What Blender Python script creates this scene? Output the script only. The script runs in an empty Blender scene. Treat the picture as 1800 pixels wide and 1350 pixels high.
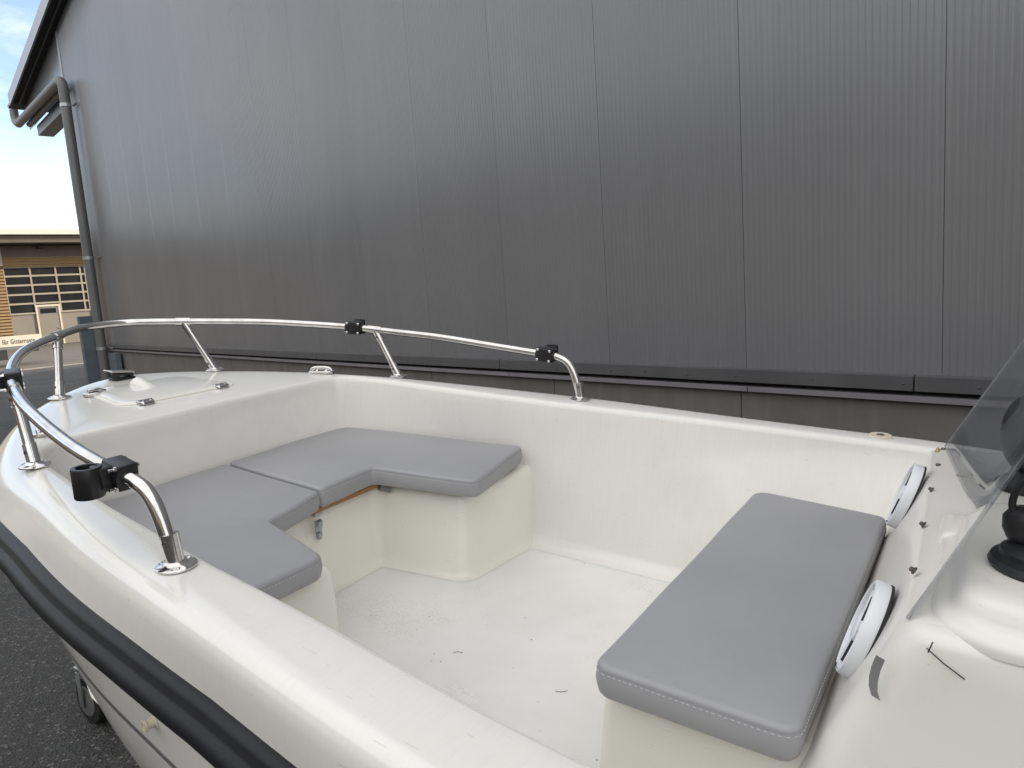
import bpy, bmesh, math, random
from mathutils import Vector, Matrix
random.seed(7)
scene = bpy.context.scene
COL = scene.collection
V = Vector
PI = math.pi

# ------------------------------------------------------------------ frames
CAM_H = 1.65
def rad(d): return math.radians(d)
# boat frame: X to the bow, Y to port, Z up, measured from the camera point
_y, _p, _q = rad(56), rad(4), rad(1.5)
_f = V((-math.sin(_y) * math.cos(_p), math.cos(_y) * math.cos(_p), math.sin(_p)))
_l0 = V((0, 0, 1)).cross(_f).normalized()
_n0 = _f.cross(_l0)
_l = _l0 * math.cos(_q) - _n0 * math.sin(_q)
_n = _f.cross(_l)
RB = Matrix((_f, _l, _n)).transposed()            # columns are the boat axes
def b2w(p): return RB @ V(p) + V((0, 0, CAM_H))
# hall frame: W along the gable wall (away from the camera), N into the wall, Z up
_h = rad(42.8)
WV = V((-math.sin(_h), math.cos(_h), 0)); NV = V((math.cos(_h), math.sin(_h), 0))
HALL = Matrix((WV, NV, V((0, 0, 1)))).transposed().to_4x4()   # W,N,Z -> world (left-handed fixed by recalc)
def h2w(w, n, z): return WV * w + NV * n + V((0, 0, z))

# ------------------------------------------------------------------ materials
MATS = {}
def new_mat(name):
    m = bpy.data.materials.new(name); m.use_nodes = True
    nt = m.node_tree; b = nt.nodes['Principled BSDF']
    MATS[name] = m
    return m, nt, b
def node(nt, kind, **kw):
    n = nt.nodes.new(kind)
    for k, v in kw.items():
        if hasattr(n, k): setattr(n, k, v)
        else: n.inputs[k].default_value = v
    return n
def coords(nt, scale=(1, 1, 1)):
    tc = node(nt, 'ShaderNodeTexCoord'); mp = node(nt, 'ShaderNodeMapping')
    mp.inputs['Scale'].default_value = scale
    nt.links.new(tc.outputs['Object'], mp.inputs['Vector'])
    return mp.outputs['Vector']
def noise(nt, vec, scale, detail=4, rough=.55):
    n = node(nt, 'ShaderNodeTexNoise'); n.inputs['Scale'].default_value = scale
    n.inputs['Detail'].default_value = detail; n.inputs['Roughness'].default_value = rough
    nt.links.new(vec, n.inputs['Vector']); return n.outputs['Fac']
def ramp(nt, fac, stops):
    r = node(nt, 'ShaderNodeValToRGB'); cr = r.color_ramp
    while len(cr.elements) < len(stops): cr.elements.new(.5)
    for e, (p, c) in zip(cr.elements, stops):
        e.position = p; e.color = (*c, 1) if len(c) == 3 else c
    nt.links.new(fac, r.inputs['Fac']); return r.outputs['Color']
def mix(nt, fac, a, b, mode='MIX'):
    m = node(nt, 'ShaderNodeMix'); m.data_type = 'RGBA'; m.blend_type = mode
    if isinstance(fac, (int, float)): m.inputs[0].default_value = fac
    else: nt.links.new(fac, m.inputs[0])
    for k, v in ((6, a), (7, b)):
        if isinstance(v, tuple): m.inputs[k].default_value = (*v, 1)
        else: nt.links.new(v, m.inputs[k])
    return m.outputs[2]
def bump(nt, b, height, strength=.2, dist=.002):
    bp = node(nt, 'ShaderNodeBump'); bp.inputs['Strength'].default_value = strength
    bp.inputs['Distance'].default_value = dist
    nt.links.new(height, bp.inputs['Height']); nt.links.new(bp.outputs['Normal'], b.inputs['Normal'])
    return bp
def simple(name, col, rough=.5, metal=0., var=.12, nscale=8., bumps=0., bscale=200., coat=0., spec=.5):
    m, nt, b = new_mat(name)
    vec = coords(nt)
    f = noise(nt, vec, nscale)
    lo = tuple(c * (1 - var) for c in col); hi = tuple(min(1, c * (1 + var)) for c in col)
    nt.links.new(ramp(nt, f, [(.3, lo), (.7, hi)]), b.inputs['Base Color'])
    b.inputs['Roughness'].default_value = rough; b.inputs['Metallic'].default_value = metal
    b.inputs['Coat Weight'].default_value = coat; b.inputs['Coat Roughness'].default_value = .08
    b.inputs['Specular IOR Level'].default_value = spec
    if bumps: bump(nt, b, noise(nt, vec, bscale, 2), bumps)
    return m

def gelcoat(name, col, rough=.22, dirt=.5, streaks=False):
    m, nt, b = new_mat(name)
    vec = coords(nt)
    f = noise(nt, vec, 3.5, 5)
    base = ramp(nt, f, [(.3, tuple(c * .95 for c in col)), (.7, col)])
    # rare dark scuffs and specks
    v = node(nt, 'ShaderNodeTexVoronoi'); v.inputs['Scale'].default_value = 34
    nt.links.new(vec, v.inputs['Vector'])
    sp = ramp(nt, v.outputs['Distance'], [(.035, (1, 1, 1)), (.06, (0, 0, 0))])
    gate = ramp(nt, noise(nt, vec, 6, 3), [(.56, (0, 0, 0)), (.66, (1, 1, 1))])
    mm = node(nt, 'ShaderNodeMath', operation='MULTIPLY'); nt.links.new(sp, mm.inputs[0]); nt.links.new(gate, mm.inputs[1])
    m3 = node(nt, 'ShaderNodeMath', operation='MULTIPLY'); nt.links.new(mm.outputs[0], m3.inputs[0]); m3.inputs[1].default_value = dirt
    c = mix(nt, m3.outputs[0], base, (.16, .14, .11))
    if streaks:
        v2 = coords(nt, (60, 6, 3)); s = noise(nt, v2, 3.0, 3)
        c = mix(nt, ramp(nt, s, [(.45, (0, 0, 0)), (.75, (.2, .2, .2))]), c, tuple(x * .84 for x in col))
    stn = ramp(nt, noise(nt, coords(nt, (1, 1, .45)), 7, 7, .7), [(.56, (0, 0, 0)), (.78, (.16, .16, .16))])
    c = mix(nt, stn, c, (.52, .48, .40))
    hv = coords(nt, (1, 9, 9)); hn = node(nt, 'ShaderNodeTexNoise'); hn.inputs['Scale'].default_value = 26; hn.inputs['Detail'].default_value = 1
    nt.links.new(hv, hn.inputs['Vector'])
    hr_ = ramp(nt, hn.outputs['Fac'], [(.745, (0, 0, 0)), (.76, (.25, .25, .25))])
    c = mix(nt, hr_, c, (.40, .37, .31))
    nt.links.new(c, b.inputs['Base Color'])
    rr = node(nt, 'ShaderNodeMapRange'); nt.links.new(noise(nt, vec, 9, 4), rr.inputs[0])
    rr.inputs[3].default_value = rough * .7; rr.inputs[4].default_value = rough * 1.5
    nt.links.new(rr.outputs[0], b.inputs['Roughness'])
    b.inputs['Coat Weight'].default_value = .35; b.inputs['Coat Roughness'].default_value = .06
    bump(nt, b, noise(nt, vec, 11, 2), .045, .004)
    return m

gelcoat('gelcoat', (.83, .815, .768), .15, .35, True)
gelcoat('gelcoat_liner', (.83, .808, .73), .3, .5)
gelcoat('gelcoat_console', (.81, .787, .727), .34, .4)
# anti-slip sole: fine diamond pattern, grey grime in patches, small dark crumbs
m, nt, b = new_mat('sole')
vec = coords(nt)
g = noise(nt, vec, 2.4, 6, .6)
base = ramp(nt, g, [(.30, (.74, .73, .70)), (.6, (.83, .82, .79))])
ckv = node(nt, 'ShaderNodeMapping'); ckv.inputs['Rotation'].default_value = (0, 0, .785); nt.links.new(vec, ckv.inputs['Vector'])
ck0 = node(nt, 'ShaderNodeTexChecker'); ck0.inputs['Scale'].default_value = 130; nt.links.new(ckv.outputs[0], ck0.inputs['Vector'])
fine = ramp(nt, noise(nt, vec, 150, 4), [(.50, (0, 0, 0)), (.72, (.42, .42, .42))])
patch = ramp(nt, noise(nt, vec, 4, 5), [(.50, (0, 0, 0)), (.70, (1, 1, 1))])
mm0 = node(nt, 'ShaderNodeMath', operation='MULTIPLY_ADD'); nt.links.new(ck0.outputs['Fac'], mm0.inputs[0]); mm0.inputs[1].default_value = .10; nt.links.new(fine, mm0.inputs[2])
mm = node(nt, 'ShaderNodeMath', operation='MULTIPLY'); nt.links.new(mm0.outputs[0], mm.inputs[0]); nt.links.new(patch, mm.inputs[1])
c = mix(nt, mm.outputs[0], base, (.30, .29, .26))
v = node(nt, 'ShaderNodeTexVoronoi'); v.inputs['Scale'].default_value = 40; nt.links.new(vec, v.inputs['Vector'])
sp = ramp(nt, v.outputs['Distance'], [(.06, (1, 1, 1)), (.10, (0, 0, 0))])
gate = ramp(nt, noise(nt, vec, 14, 2), [(.58, (0, 0, 0)), (.63, (1, 1, 1))])
m2 = node(nt, 'ShaderNodeMath', operation='MULTIPLY'); nt.links.new(sp, m2.inputs[0]); nt.links.new(gate, m2.inputs[1])
c = mix(nt, m2.outputs[0], c, (.06, .05, .04))
nt.links.new(c, b.inputs['Base Color']); b.inputs['Roughness'].default_value = .55
ck = node(nt, 'ShaderNodeTexChecker'); ck.inputs['Scale'].default_value = 240; nt.links.new(vec, ck.inputs['Vector'])
bump(nt, b, ck.outputs['Fac'], .25, .0008)

m, nt, b = new_mat('vinyl')
vec = coords(nt)
nt.links.new(ramp(nt, noise(nt, vec, 4, 4), [(.3, (.312, .313, .328)), (.7, (.342, .343, .356))]), b.inputs['Base Color'])
b.inputs['Roughness'].default_value = .46; b.inputs['Specular IOR Level'].default_value = .45
a1 = noise(nt, vec, 520, 2); a2 = noise(nt, vec, 5.5, 3)
ad = node(nt, 'ShaderNodeMath', operation='MULTIPLY_ADD'); nt.links.new(a2, ad.inputs[0]); ad.inputs[1].default_value = 11; nt.links.new(a1, ad.inputs[2])
bump(nt, b, ad.outputs[0], .3, .0012)
simple('thread', (.50, .50, .50), .7)
simple('rubber', (.0085, .0092, .0115), .42, 0, .3, 14, .15, 60, 0, .3)
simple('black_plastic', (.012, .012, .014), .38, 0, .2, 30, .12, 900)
simple('black_cable', (.011, .011, .012), .5)
simple('stripe_grey', (.17, .165, .17), .4)
simple('teak', (.30, .155, .055), .55, 0, .35, 40)
simple('white_plastic', (.80, .81, .84), .35, 0, .04)
simple('dark_gap', (.02, .02, .02), .8)
simple('ivory_plastic', (.66, .60, .46), .4, 0, .06)
simple('tape', (.22, .225, .225), .35)
simple('ink', (.02, .018, .025), .5)
simple('sealant', (.46, .36, .22), .7, 0, .3, 60)
simple('edge_light', (.42, .43, .43), .2)
simple('bronze_screw', (.16, .14, .12), .4, .7)
# stainless with fine wear
m, nt, b = new_mat('stainless')
vec = coords(nt)
b.inputs['Metallic'].default_value = 1
nt.links.new(ramp(nt, noise(nt, vec, 25, 4), [(.3, (.58, .565, .545)), (.7, (.72, .71, .70))]), b.inputs['Base Color'])
rr = node(nt, 'ShaderNodeMapRange'); nt.links.new(noise(nt, vec, 90, 4), rr.inputs[0]); rr.inputs[3].default_value = .07; rr.inputs[4].default_value = .2
nt.links.new(rr.outputs[0], b.inputs['Roughness'])
# tinted acrylic
m, nt, b = new_mat('acrylic')
nt.nodes.remove(b)
out = nt.nodes['Material Output']
gl = node(nt, 'ShaderNodeBsdfGlossy'); gl.inputs['Roughness'].default_value = .03; gl.inputs['Color'].default_value = (1, 1, 1, 1)
tr = node(nt, 'ShaderNodeBsdfTransparent'); tr.inputs['Color'].default_value = (.77, .78, .80, 1)
df = node(nt, 'ShaderNodeBsdfDiffuse'); df.inputs['Color'].default_value = (.45, .46, .48, 1)
fr = node(nt, 'ShaderNodeFresnel'); fr.inputs['IOR'].default_value = 1.45
mx0 = node(nt, 'ShaderNodeMixShader'); mx0.inputs[0].default_value = .06
nt.links.new(tr.outputs[0], mx0.inputs[1]); nt.links.new(df.outputs[0], mx0.inputs[2])
mx = node(nt, 'ShaderNodeMixShader')
lim = node(nt, 'ShaderNodeMath', operation='MINIMUM'); nt.links.new(fr.outputs[0], lim.inputs[0]); lim.inputs[1].default_value = .3
nt.links.new(lim.outputs[0], mx.inputs[0]); nt.links.new(mx0.outputs[0], mx.inputs[1]); nt.links.new(gl.outputs[0], mx.inputs[2])
nt.links.new(mx.outputs[0], out.inputs['Surface'])

# asphalt
m, nt, b = new_mat('asphalt')
vec = coords(nt)
f = noise(nt, vec, 1.1, 5)
base = ramp(nt, f, [(.3, (.030, .030, .030)), (.7, (.062, .060, .057))])
v = node(nt, 'ShaderNodeTexVoronoi'); v.inputs['Scale'].default_value = 95; nt.links.new(vec, v.inputs['Vector'])
sepc = node(nt, 'ShaderNodeSeparateColor'); nt.links.new(v.outputs['Color'], sepc.inputs[0])
st = ramp(nt, sepc.outputs[0], [(.0, (.45, .45, .45)), (.6, (1, 1, 1)), (.93, (1.3, 1.3, 1.3)), (.97, (3.4, 3.2, 3.0))])
c = mix(nt, 1., base, st, 'MULTIPLY')
v3 = node(nt, 'ShaderNodeTexVoronoi'); v3.inputs['Scale'].default_value = 16; nt.links.new(vec, v3.inputs['Vector'])
s3 = ramp(nt, v3.outputs['Distance'], [(.05, (1, 1, 1)), (.09, (0, 0, 0))])
c = mix(nt, s3, c, (.22, .21, .19))
nt.links.new(c, b.inputs['Base Color']); b.inputs['Roughness'].default_value = .8
bump(nt, b, v.outputs['Distance'], .9, .006)

# cladding: dark grey painted steel
m, nt, b = new_mat('cladding')
vec = coords(nt)
f = noise(nt, coords(nt, (1, 1, .12)), .9, 5)
nt.links.new(ramp(nt, f, [(.3, (.162, .164, .172)), (.7, (.186, .188, .195))]), b.inputs['Base Color'])
rr = node(nt, 'ShaderNodeMapRange'); nt.links.new(noise(nt, vec, .8, 4), rr.inputs[0]); rr.inputs[3].default_value = .2; rr.inputs[4].default_value = .28
nt.links.new(rr.outputs[0], b.inputs['Roughness'])
b.inputs['Specular IOR Level'].default_value = .8
bump(nt, b, noise(nt, coords(nt, (1, 1, .25)), 2.5, 2), .1, .004)
tcc = node(nt, 'ShaderNodeTexCoord'); dw = node(nt, 'ShaderNodeVectorMath', operation='DOT_PRODUCT'); nt.links.new(tcc.outputs['Object'], dw.inputs[0]); dw.inputs[1].default_value = WV
ofs = node(nt, 'ShaderNodeMath', operation='SUBTRACT'); nt.links.new(dw.outputs['Value'], ofs.inputs[0]); ofs.inputs[1].default_value = 16.08 - 30 * 1.002
dv = node(nt, 'ShaderNodeMath', operation='DIVIDE'); nt.links.new(ofs.outputs[0], dv.inputs[0]); dv.inputs[1].default_value = 1.002
fl_ = node(nt, 'ShaderNodeMath', operation='FLOOR'); nt.links.new(dv.outputs[0], fl_.inputs[0])
wn = node(nt, 'ShaderNodeTexWhiteNoise', noise_dimensions='1D'); nt.links.new(fl_.outputs[0], wn.inputs['W'])
tone = ramp(nt, wn.outputs['Value'], [(0, (.965, .965, .965)), (1, (1.025, 1.025, 1.025))])
dust = ramp(nt, noise(nt, coords(nt, (3, 3, .22)), 3.2, 6, .65), [(.5, (1, 1, 1)), (.8, (1.07, 1.068, 1.06))])
prev = b.inputs['Base Color'].links[0].from_socket
nt.links.new(mix(nt, 1., mix(nt, 1., prev, tone, 'MULTIPLY'), dust, 'MULTIPLY'), b.inputs['Base Color'])
simple('trim_dark', (.08, .08, .083), .42, 0, .12, 3)
simple('ledge_grey', (.2, .19, .2), .5, 0, .1, 4)
m, nt, b = new_mat('plinth')
vec = coords(nt)
f = noise(nt, vec, 2.2, 6, .6); f2 = noise(nt, coords(nt, (2.5, 2.5, .4)), 4, 4)
c0 = ramp(nt, f, [(.3, (.125, .118, .108)), (.7, (.16, .152, .14))])
c0 = mix(nt, ramp(nt, f2, [(.5, (0, 0, 0)), (.8, (.5, .5, .5))]), c0, (.2, .19, .17))
nt.links.new(c0, b.inputs['Base Color']); b.inputs['Roughness'].default_value = .75
simple('verge_metal', (.36, .36, .38), .4, .3, .06)
simple('soffit_dark', (.022, .020, .020), .7)
simple('zinc_pipe', (.165, .165, .167), .5, .25, .12, 3)
simple('galv_light', (.42, .43, .44), .35, .7)
simple('beam_grey', (.30, .30, .32), .5, .2)
simple('oxide_red', (.06, .028, .022), .7)
simple('steel_blue', (.12, .15, .175), .5, .2, .18, 5)
# far workshop
m, nt, b = new_mat('ochre_cladding')
vec = coords(nt)
w = node(nt, 'ShaderNodeTexWave', wave_type='BANDS', bands_direction='Z'); w.inputs['Scale'].default_value = 1.6
nt.links.new(vec, w.inputs['Vector'])
nt.links.new(mix(nt, noise(nt, vec, .7, 4), (.23, .145, .07), (.29, .19, .095)), b.inputs['Base Color'])
b.inputs['Roughness'].default_value = .6
bump(nt, b, w.outputs['Fac'], 1., .08)
simple('gate_panel', (.20, .18, .155), .5, 0, .08, .6)
simple('gate_frame', (.30, .27, .22), .45, 0, .06)
simple('door_frame_light', (.55, .50, .40), .45)
simple('glass_dark', (.02, .02, .022), .08, 0, .3, .8)
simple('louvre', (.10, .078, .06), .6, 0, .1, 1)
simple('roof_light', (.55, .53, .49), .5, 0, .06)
simple('sign_white', (.62, .58, .50), .5, 0, .06, 2)
simple('sign_ink', (.03, .03, .035), .6)
simple('chassis_dark', (.03, .03, .033), .6)
simple('paving', (.095, .088, .078), .85, 0, .15, 1.5)
simple('kerb_stone', (.30, .28, .25), .8, 0, .1, 2)
simple('opposite_wall', (.05, .05, .052), .5, 0, .1, .3)
simple('tyre', (.012, .012, .013), .75, 0, .2, 20)
simple('galv', (.38, .40, .41), .42, .8, .15, 12)
simple('bunk_grey', (.08, .08, .085), .7)

# ------------------------------------------------------------------ mesh helpers
class MB:
    def __init__(s): s.bm = bmesh.new()
    def face(s, vs):
        try: return s.bm.faces.new(vs)
        except ValueError: return None
    def v(s, p): return s.bm.verts.new(p)
    def box(s, c, size, rot=None):
        c = V(c); h = V(size) / 2; R = rot or Matrix.Identity(3)
        q = [s.v(c + R @ V((h.x * i, h.y * j, h.z * k))) for i in (-1, 1) for j in (-1, 1) for k in (-1, 1)]
        for f in ((0, 1, 3, 2), (4, 6, 7, 5), (0, 4, 5, 1), (2, 3, 7, 6), (0, 2, 6, 4), (1, 5, 7, 3)): s.face([q[i] for i in f])
        return q
    def bbox(s, c, size, rot=None, bev=.003, seg=2):
        t = MB(); t.box((0, 0, 0), size)
        bmesh.ops.bevel(t.bm, geom=t.bm.edges[:], offset=bev, segments=seg, affect='EDGES', profile=.5)
        R = (rot or Matrix.Identity(3)); c = V(c)
        mp = {v: s.v(c + R @ v.co) for v in t.bm.verts}
        for f in t.bm.faces: s.face([mp[v] for v in f.verts])
        t.bm.free()
    def loft(s, rings, closed=True, cap0=False, cap1=False, close_rows=False):
        R = [[s.v(p) for p in r] for r in rings]; n = len(R[0])
        pairs = list(zip(R, R[1:])) + ([(R[-1], R[0])] if close_rows else [])
        for a, b in pairs:
            for i in range(n if closed else n - 1):
                j = (i + 1) % n; s.face([a[i], a[j], b[j], b[i]])
        if cap0: s.face(R[0])
        if cap1: s.face(R[-1])
        return R
    def tube(s, path, r, seg=14, caps=True):
        path = [V(p) for p in path]; n = len(path); rings = []
        rr = r if isinstance(r, (list, tuple)) else [r] * n
        t = (path[1] - path[0]).normalized()
        u = t.orthogonal().normalized()
        for i, p in enumerate(path):
            if i == 0: t2 = path[1] - path[0]
            elif i == n - 1: t2 = path[-1] - path[-2]
            else: t2 = (path[i + 1] - path[i]).normalized() + (path[i] - path[i - 1]).normalized()
            t2.normalize()
            q = t.rotation_difference(t2); u = (q @ u); u = (u - t2 * u.dot(t2)).normalized(); t = t2
            w = t.cross(u)
            rings.append([p + (u * math.cos(a) + w * math.sin(a)) * rr[i] for a in [2 * PI * k / seg for k in range(seg)]])
        s.loft(rings, True, caps, caps)
    def lathe(s, c, axis, prof, seg=24, caps=True):
        axis = V(axis).normalized(); u = axis.orthogonal().normalized(); w = axis.cross(u); c = V(c)
        rings = [[c + axis * h + (u * math.cos(a) + w * math.sin(a)) * r for a in [2 * PI * k / seg for k in range(seg)]] for r, h in prof]
        s.loft(rings, True, caps, caps)
    def ellipsoid(s, c, rx, seg=16, rings=9, rot=None):
        R = rot or Matrix.Identity(3); c = V(c); rx = V(rx)
        rs = []
        for i in range(rings + 1):
            a = -PI / 2 + PI * i / rings; ca = max(math.cos(a), .02)
            rs.append([c + R @ V((rx.x * ca * math.cos(2 * PI * k / seg), rx.y * ca * math.sin(2 * PI * k / seg), rx.z * math.sin(a))) for k in range(seg)])
        s.loft(rs, True, True, True)

def finish(bm, smooth=True, ang=35):
    bmesh.ops.remove_doubles(bm, verts=bm.verts[:], dist=1e-6)
    bmesh.ops.recalc_face_normals(bm, faces=bm.faces[:])
    for f in bm.faces: f.smooth = smooth
    if smooth:
        for e in bm.edges:
            e.smooth = not (len(e.link_faces) == 2 and e.calc_face_angle(0) > rad(ang))
def obj(name, mb, mat, parent=None, smooth=True, ang=35, off=None):
    bm = mb.bm
    if off is not None:
        for v in bm.verts: v.co -= off
    finish(bm, smooth, ang)
    me = bpy.data.meshes.new(name); bm.to_mesh(me); bm.free()
    me.materials.append(MATS[mat])
    o = bpy.data.objects.new(name, me); COL.objects.link(o)
    if parent: o.parent = parent
    return o
def empty(name, loc=(0, 0, 0), rot=None):
    o = bpy.data.objects.new(name, None); COL.objects.link(o)
    o.empty_display_size = .2
    M = (rot or Matrix.Identity(3)).to_4x4(); M.translation = V(loc); o.matrix_world = M
    return o
def tag(o, label=None, cat=None, group=None, kind=None):
    if label: o['label'] = label
    if cat: o['category'] = cat
    if group: o['group'] = group
    if kind: o['kind'] = kind
    return o

def catmull(pts, n=8, closed=False):
    P = [V(p) for p in pts]; out = []
    m = len(P)
    for i in range(m if closed else m - 1):
        if closed: a, b, c, d = P[i - 1], P[i], P[(i + 1) % m], P[(i + 2) % m]
        else:
            b, c = P[i], P[i + 1]; a = P[i - 1] if i else b * 2 - c; d = P[i + 2] if i + 2 < m else c * 2 - b
        for k in range(n):
            t = k / n
            out.append(.5 * ((2 * b) + (c - a) * t + (2 * a - 5 * b + 4 * c - d) * t * t + (3 * b - a - 3 * c + d) * t ** 3))
    if not closed: out.append(P[-1])
    return out
def resample(path, n):
    L = [0]
    for a, b in zip(path, path[1:]): L.append(L[-1] + (b - a).length)
    out = []; j = 0
    for i in range(n):
        t = L[-1] * i / (n - 1)
        while j < len(L) - 2 and L[j + 1] < t: j += 1
        f = 0 if L[j + 1] == L[j] else (t - L[j]) / (L[j + 1] - L[j])
        out.append(path[j].lerp(path[j + 1], min(1, f)))
    return out
def round_poly(pts, r, seg=6):
    """2-D outline with rounded corners, as (point, outward normal); counter-clockwise input"""
    n = len(pts); out = []
    rr = r if isinstance(r, (list, tuple)) else [r] * n
    area = sum(pts[i][0] * pts[(i + 1) % n][1] - pts[(i + 1) % n][0] * pts[i][1] for i in range(n))
    if area < 0: pts = pts[::-1]; rr = rr[::-1]
    for i in range(n):
        p = V(pts[i]); a = V(pts[i - 1]); c = V(pts[(i + 1) % n])
        d1 = (a - p).normalized(); d2 = (c - p).normalized()
        ang = d1.angle(d2); t = min(rr[i] / math.tan(ang / 2), .45 * (a - p).length, .45 * (c - p).length); R = t * math.tan(ang / 2)
        cross = (-d1).x * d2.y - (-d1).y * d2.x
        s = 1 if cross > 0 else -1
        n1 = V((-d1.y, d1.x)) * 1.0; n1 = V(((-d1).y, -(-d1).x)); n2 = V((d2.y, -d2.x))
        cen = p + d1 * t - n1 * R * s
        for k in range(seg + 1):
            f = k / seg
            nn = (n1 * (1 - f) + n2 * f)
            a0 = math.atan2(n1.y, n1.x); a1 = math.atan2(n2.y, n2.x)
            while a1 - a0 > PI: a1 -= 2 * PI
            while a1 - a0 < -PI: a1 += 2 * PI
            aa = a0 + (a1 - a0) * f
            nn = V((math.cos(aa), math.sin(aa)))
            out.append((cen + nn * R * s, nn))
    return out
def subdivide_outline(ol, step):
    out = []
    n = len(ol)
    for i in range(n):
        (p, a), (q, c) = ol[i], ol[(i + 1) % n]
        k = max(1, int((q - p).length / step))
        for j in range(k): out.append((p.lerp(q, j / k), a.lerp(c, j / k).normalized()))
    return out

# ------------------------------------------------------------------ world, sun, camera
w = bpy.data.worlds.new('World'); scene.world = w; w.use_nodes = True
nt = w.node_tree; bg = nt.nodes['Background']
SUN_AZ, SUN_EL = 80., 27.            # degrees clockwise from the view direction, elevation
sky = nt.nodes.new('ShaderNodeTexSky'); sky.sky_type = 'NISHITA'; sky.sun_disc = False
sky.sun_elevation = rad(SUN_EL); sky.sun_rotation = rad(SUN_AZ); sky.air_density = 1.0; sky.dust_density = 1.6; sky.ozone_density = 1.2
tc = nt.nodes.new('ShaderNodeTexCoord'); mp = nt.nodes.new('ShaderNodeMapping')
mp.inputs['Scale'].default_value = (1, 1, 2.6); mp.inputs['Rotation'].default_value = (0, 0, 1.1)
nt.links.new(tc.outputs['Generated'], mp.inputs['Vector'])
cf = noise(nt, mp.outputs['Vector'], 2.6, 7, .6)
dt = node(nt, 'ShaderNodeVectorMath', operation='DOT_PRODUCT'); nt.links.new(tc.outputs['Generated'], dt.inputs[0])
dt.inputs[1].default_value = (.10, -.62, .78)
bias = node(nt, 'ShaderNodeMapRange'); nt.links.new(dt.outputs['Value'], bias.inputs[0])
bias.inputs[1].default_value = -.35; bias.inputs[2].default_value = .35; bias.inputs[3].default_value = -.02; bias.inputs[4].default_value = .26  # denser bright cloud overhead and behind the camera, added to light the boat
ad = node(nt, 'ShaderNodeMath', operation='ADD'); nt.links.new(cf, ad.inputs[0]); nt.links.new(bias.outputs[0], ad.inputs[1])
cm = ramp(nt, ad.outputs[0], [(.46, (0, 0, 0)), (.72, (.9, .9, .9))])
sx = nt.nodes.new('ShaderNodeSeparateXYZ'); nt.links.new(tc.outputs['Generated'], sx.inputs[0])
lowf = node(nt, 'ShaderNodeMapRange'); nt.links.new(sx.outputs['Z'], lowf.inputs[0])
lowf.inputs[1].default_value = .02; lowf.inputs[2].default_value = .24; lowf.inputs[3].default_value = .8; lowf.inputs[4].default_value = .05
mxx = node(nt, 'ShaderNodeMath', operation='MAXIMUM'); nt.links.new(cm, mxx.inputs[0]); nt.links.new(lowf.outputs[0], mxx.inputs[1])
skyc = mix(nt, mxx.outputs[0], sky.outputs[0], (5.4, 5.32, 5.2))
nt.links.new(skyc, bg.inputs['Color']); bg.inputs['Strength'].default_value = .1
sd = bpy.data.lights.new('sun', 'SUN'); sd.energy = 2.0; sd.angle = rad(.5); sd.color = (1, .86, .66)
so = bpy.data.objects.new('sun', sd); COL.objects.link(so)
sdir = V((math.sin(rad(SUN_AZ)) * math.cos(rad(SUN_EL)), math.cos(rad(SUN_AZ)) * math.cos(rad(SUN_EL)), math.sin(rad(SUN_EL))))
so.rotation_euler = (-sdir).to_track_quat('-Z', 'Y').to_euler(); so.location = sdir * 60

cd = bpy.data.cameras.new('camera'); cam = bpy.data.objects.new('camera', cd); COL.objects.link(cam); scene.camera = cam
cd.sensor_width = 36; cd.sensor_fit = 'HORIZONTAL'; cd.lens = 36 * 1247 / 1800; cd.clip_start = .02; cd.clip_end = 3000
Rt = V((.997584468, -.0694638718, 0)); Fw = V((-.00938302, -.13475146, .990835)); Dn = V((.06882724, .98844161, .13507775))
# camera axes (right, down, forward) expressed in world
cr = V((Rt.x, Fw.x, -Dn.x)); cdn = V((Rt.y, Fw.y, -Dn.y)); cfw = V((Rt.z, Fw.z, -Dn.z))
Mc = Matrix((cr, -cdn, -cfw)).transposed().to_4x4(); Mc.translation = V((0, 0, CAM_H)); cam.matrix_world = Mc
scene.view_settings.view_transform = 'Standard'; scene.view_settings.look = 'None'
scene.view_settings.exposure = 1.62; scene.view_settings.gamma = 1
scene.cycles.max_bounces = 10; scene.cycles.transparent_max_bounces = 12
scene.cycles.use_denoising = True
scene.render.resolution_x = 1024; scene.render.resolution_y = 768

# ------------------------------------------------------------------ setting: ground
def sheet(name, pts, z, mat):
    mb = MB(); mb.face([mb.v((p[0], p[1], z)) for p in pts])
    return tag(obj(name, mb, mat, None, False), kind='structure')
tag(sheet('ground', [(-600, -600), (600, -600), (600, 600), (-600, 600)], 0, 'asphalt'))
q = lambda ww, nn: h2w(ww, nn, 0)
sheet('pavement', [q(29, -60), q(29, 60), q(53.8, 60), q(53.8, -60)], .004, 'paving')
mb = MB(); a, b2 = q(28.8, -60), q(29.0, 60)
mb.box(h2w(28.9, 0, .02), (.2, 120, .05), Matrix.Rotation(_h, 3, 'Z') @ Matrix.Rotation(-PI / 2, 3, 'Z') @ Matrix.Rotation(PI / 2, 3, 'Z'))
mb.bm.free(); mb = MB()
P8 = [h2w(ww, nn, zz) for ww in (28.8, 28.98) for nn in (-60, 60) for zz in (0, .03)]
vv = [mb.v(p) for p in P8]
for f in ((0, 1, 3, 2), (4, 6, 7, 5), (0, 4, 5, 1), (2, 3, 7, 6), (0, 2, 6, 4), (1, 5, 7, 3)): mb.face([vv[i] for i in f])
tag(obj('kerb_strip', mb, 'kerb_stone', None, False), kind='structure')

def hbox(mb, w0, w1, n0, n1, z0, z1):
    vs = [mb.v(h2w(a, b, c)) for a in (w0, w1) for b in (n0, n1) for c in (z0, z1)]
    for f in ((0, 1, 3, 2), (4, 6, 7, 5), (0, 4, 5, 1), (2, 3, 7, 6), (0, 2, 6, 4), (1, 5, 7, 3)): mb.face([vs[i] for i in f])

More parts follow.
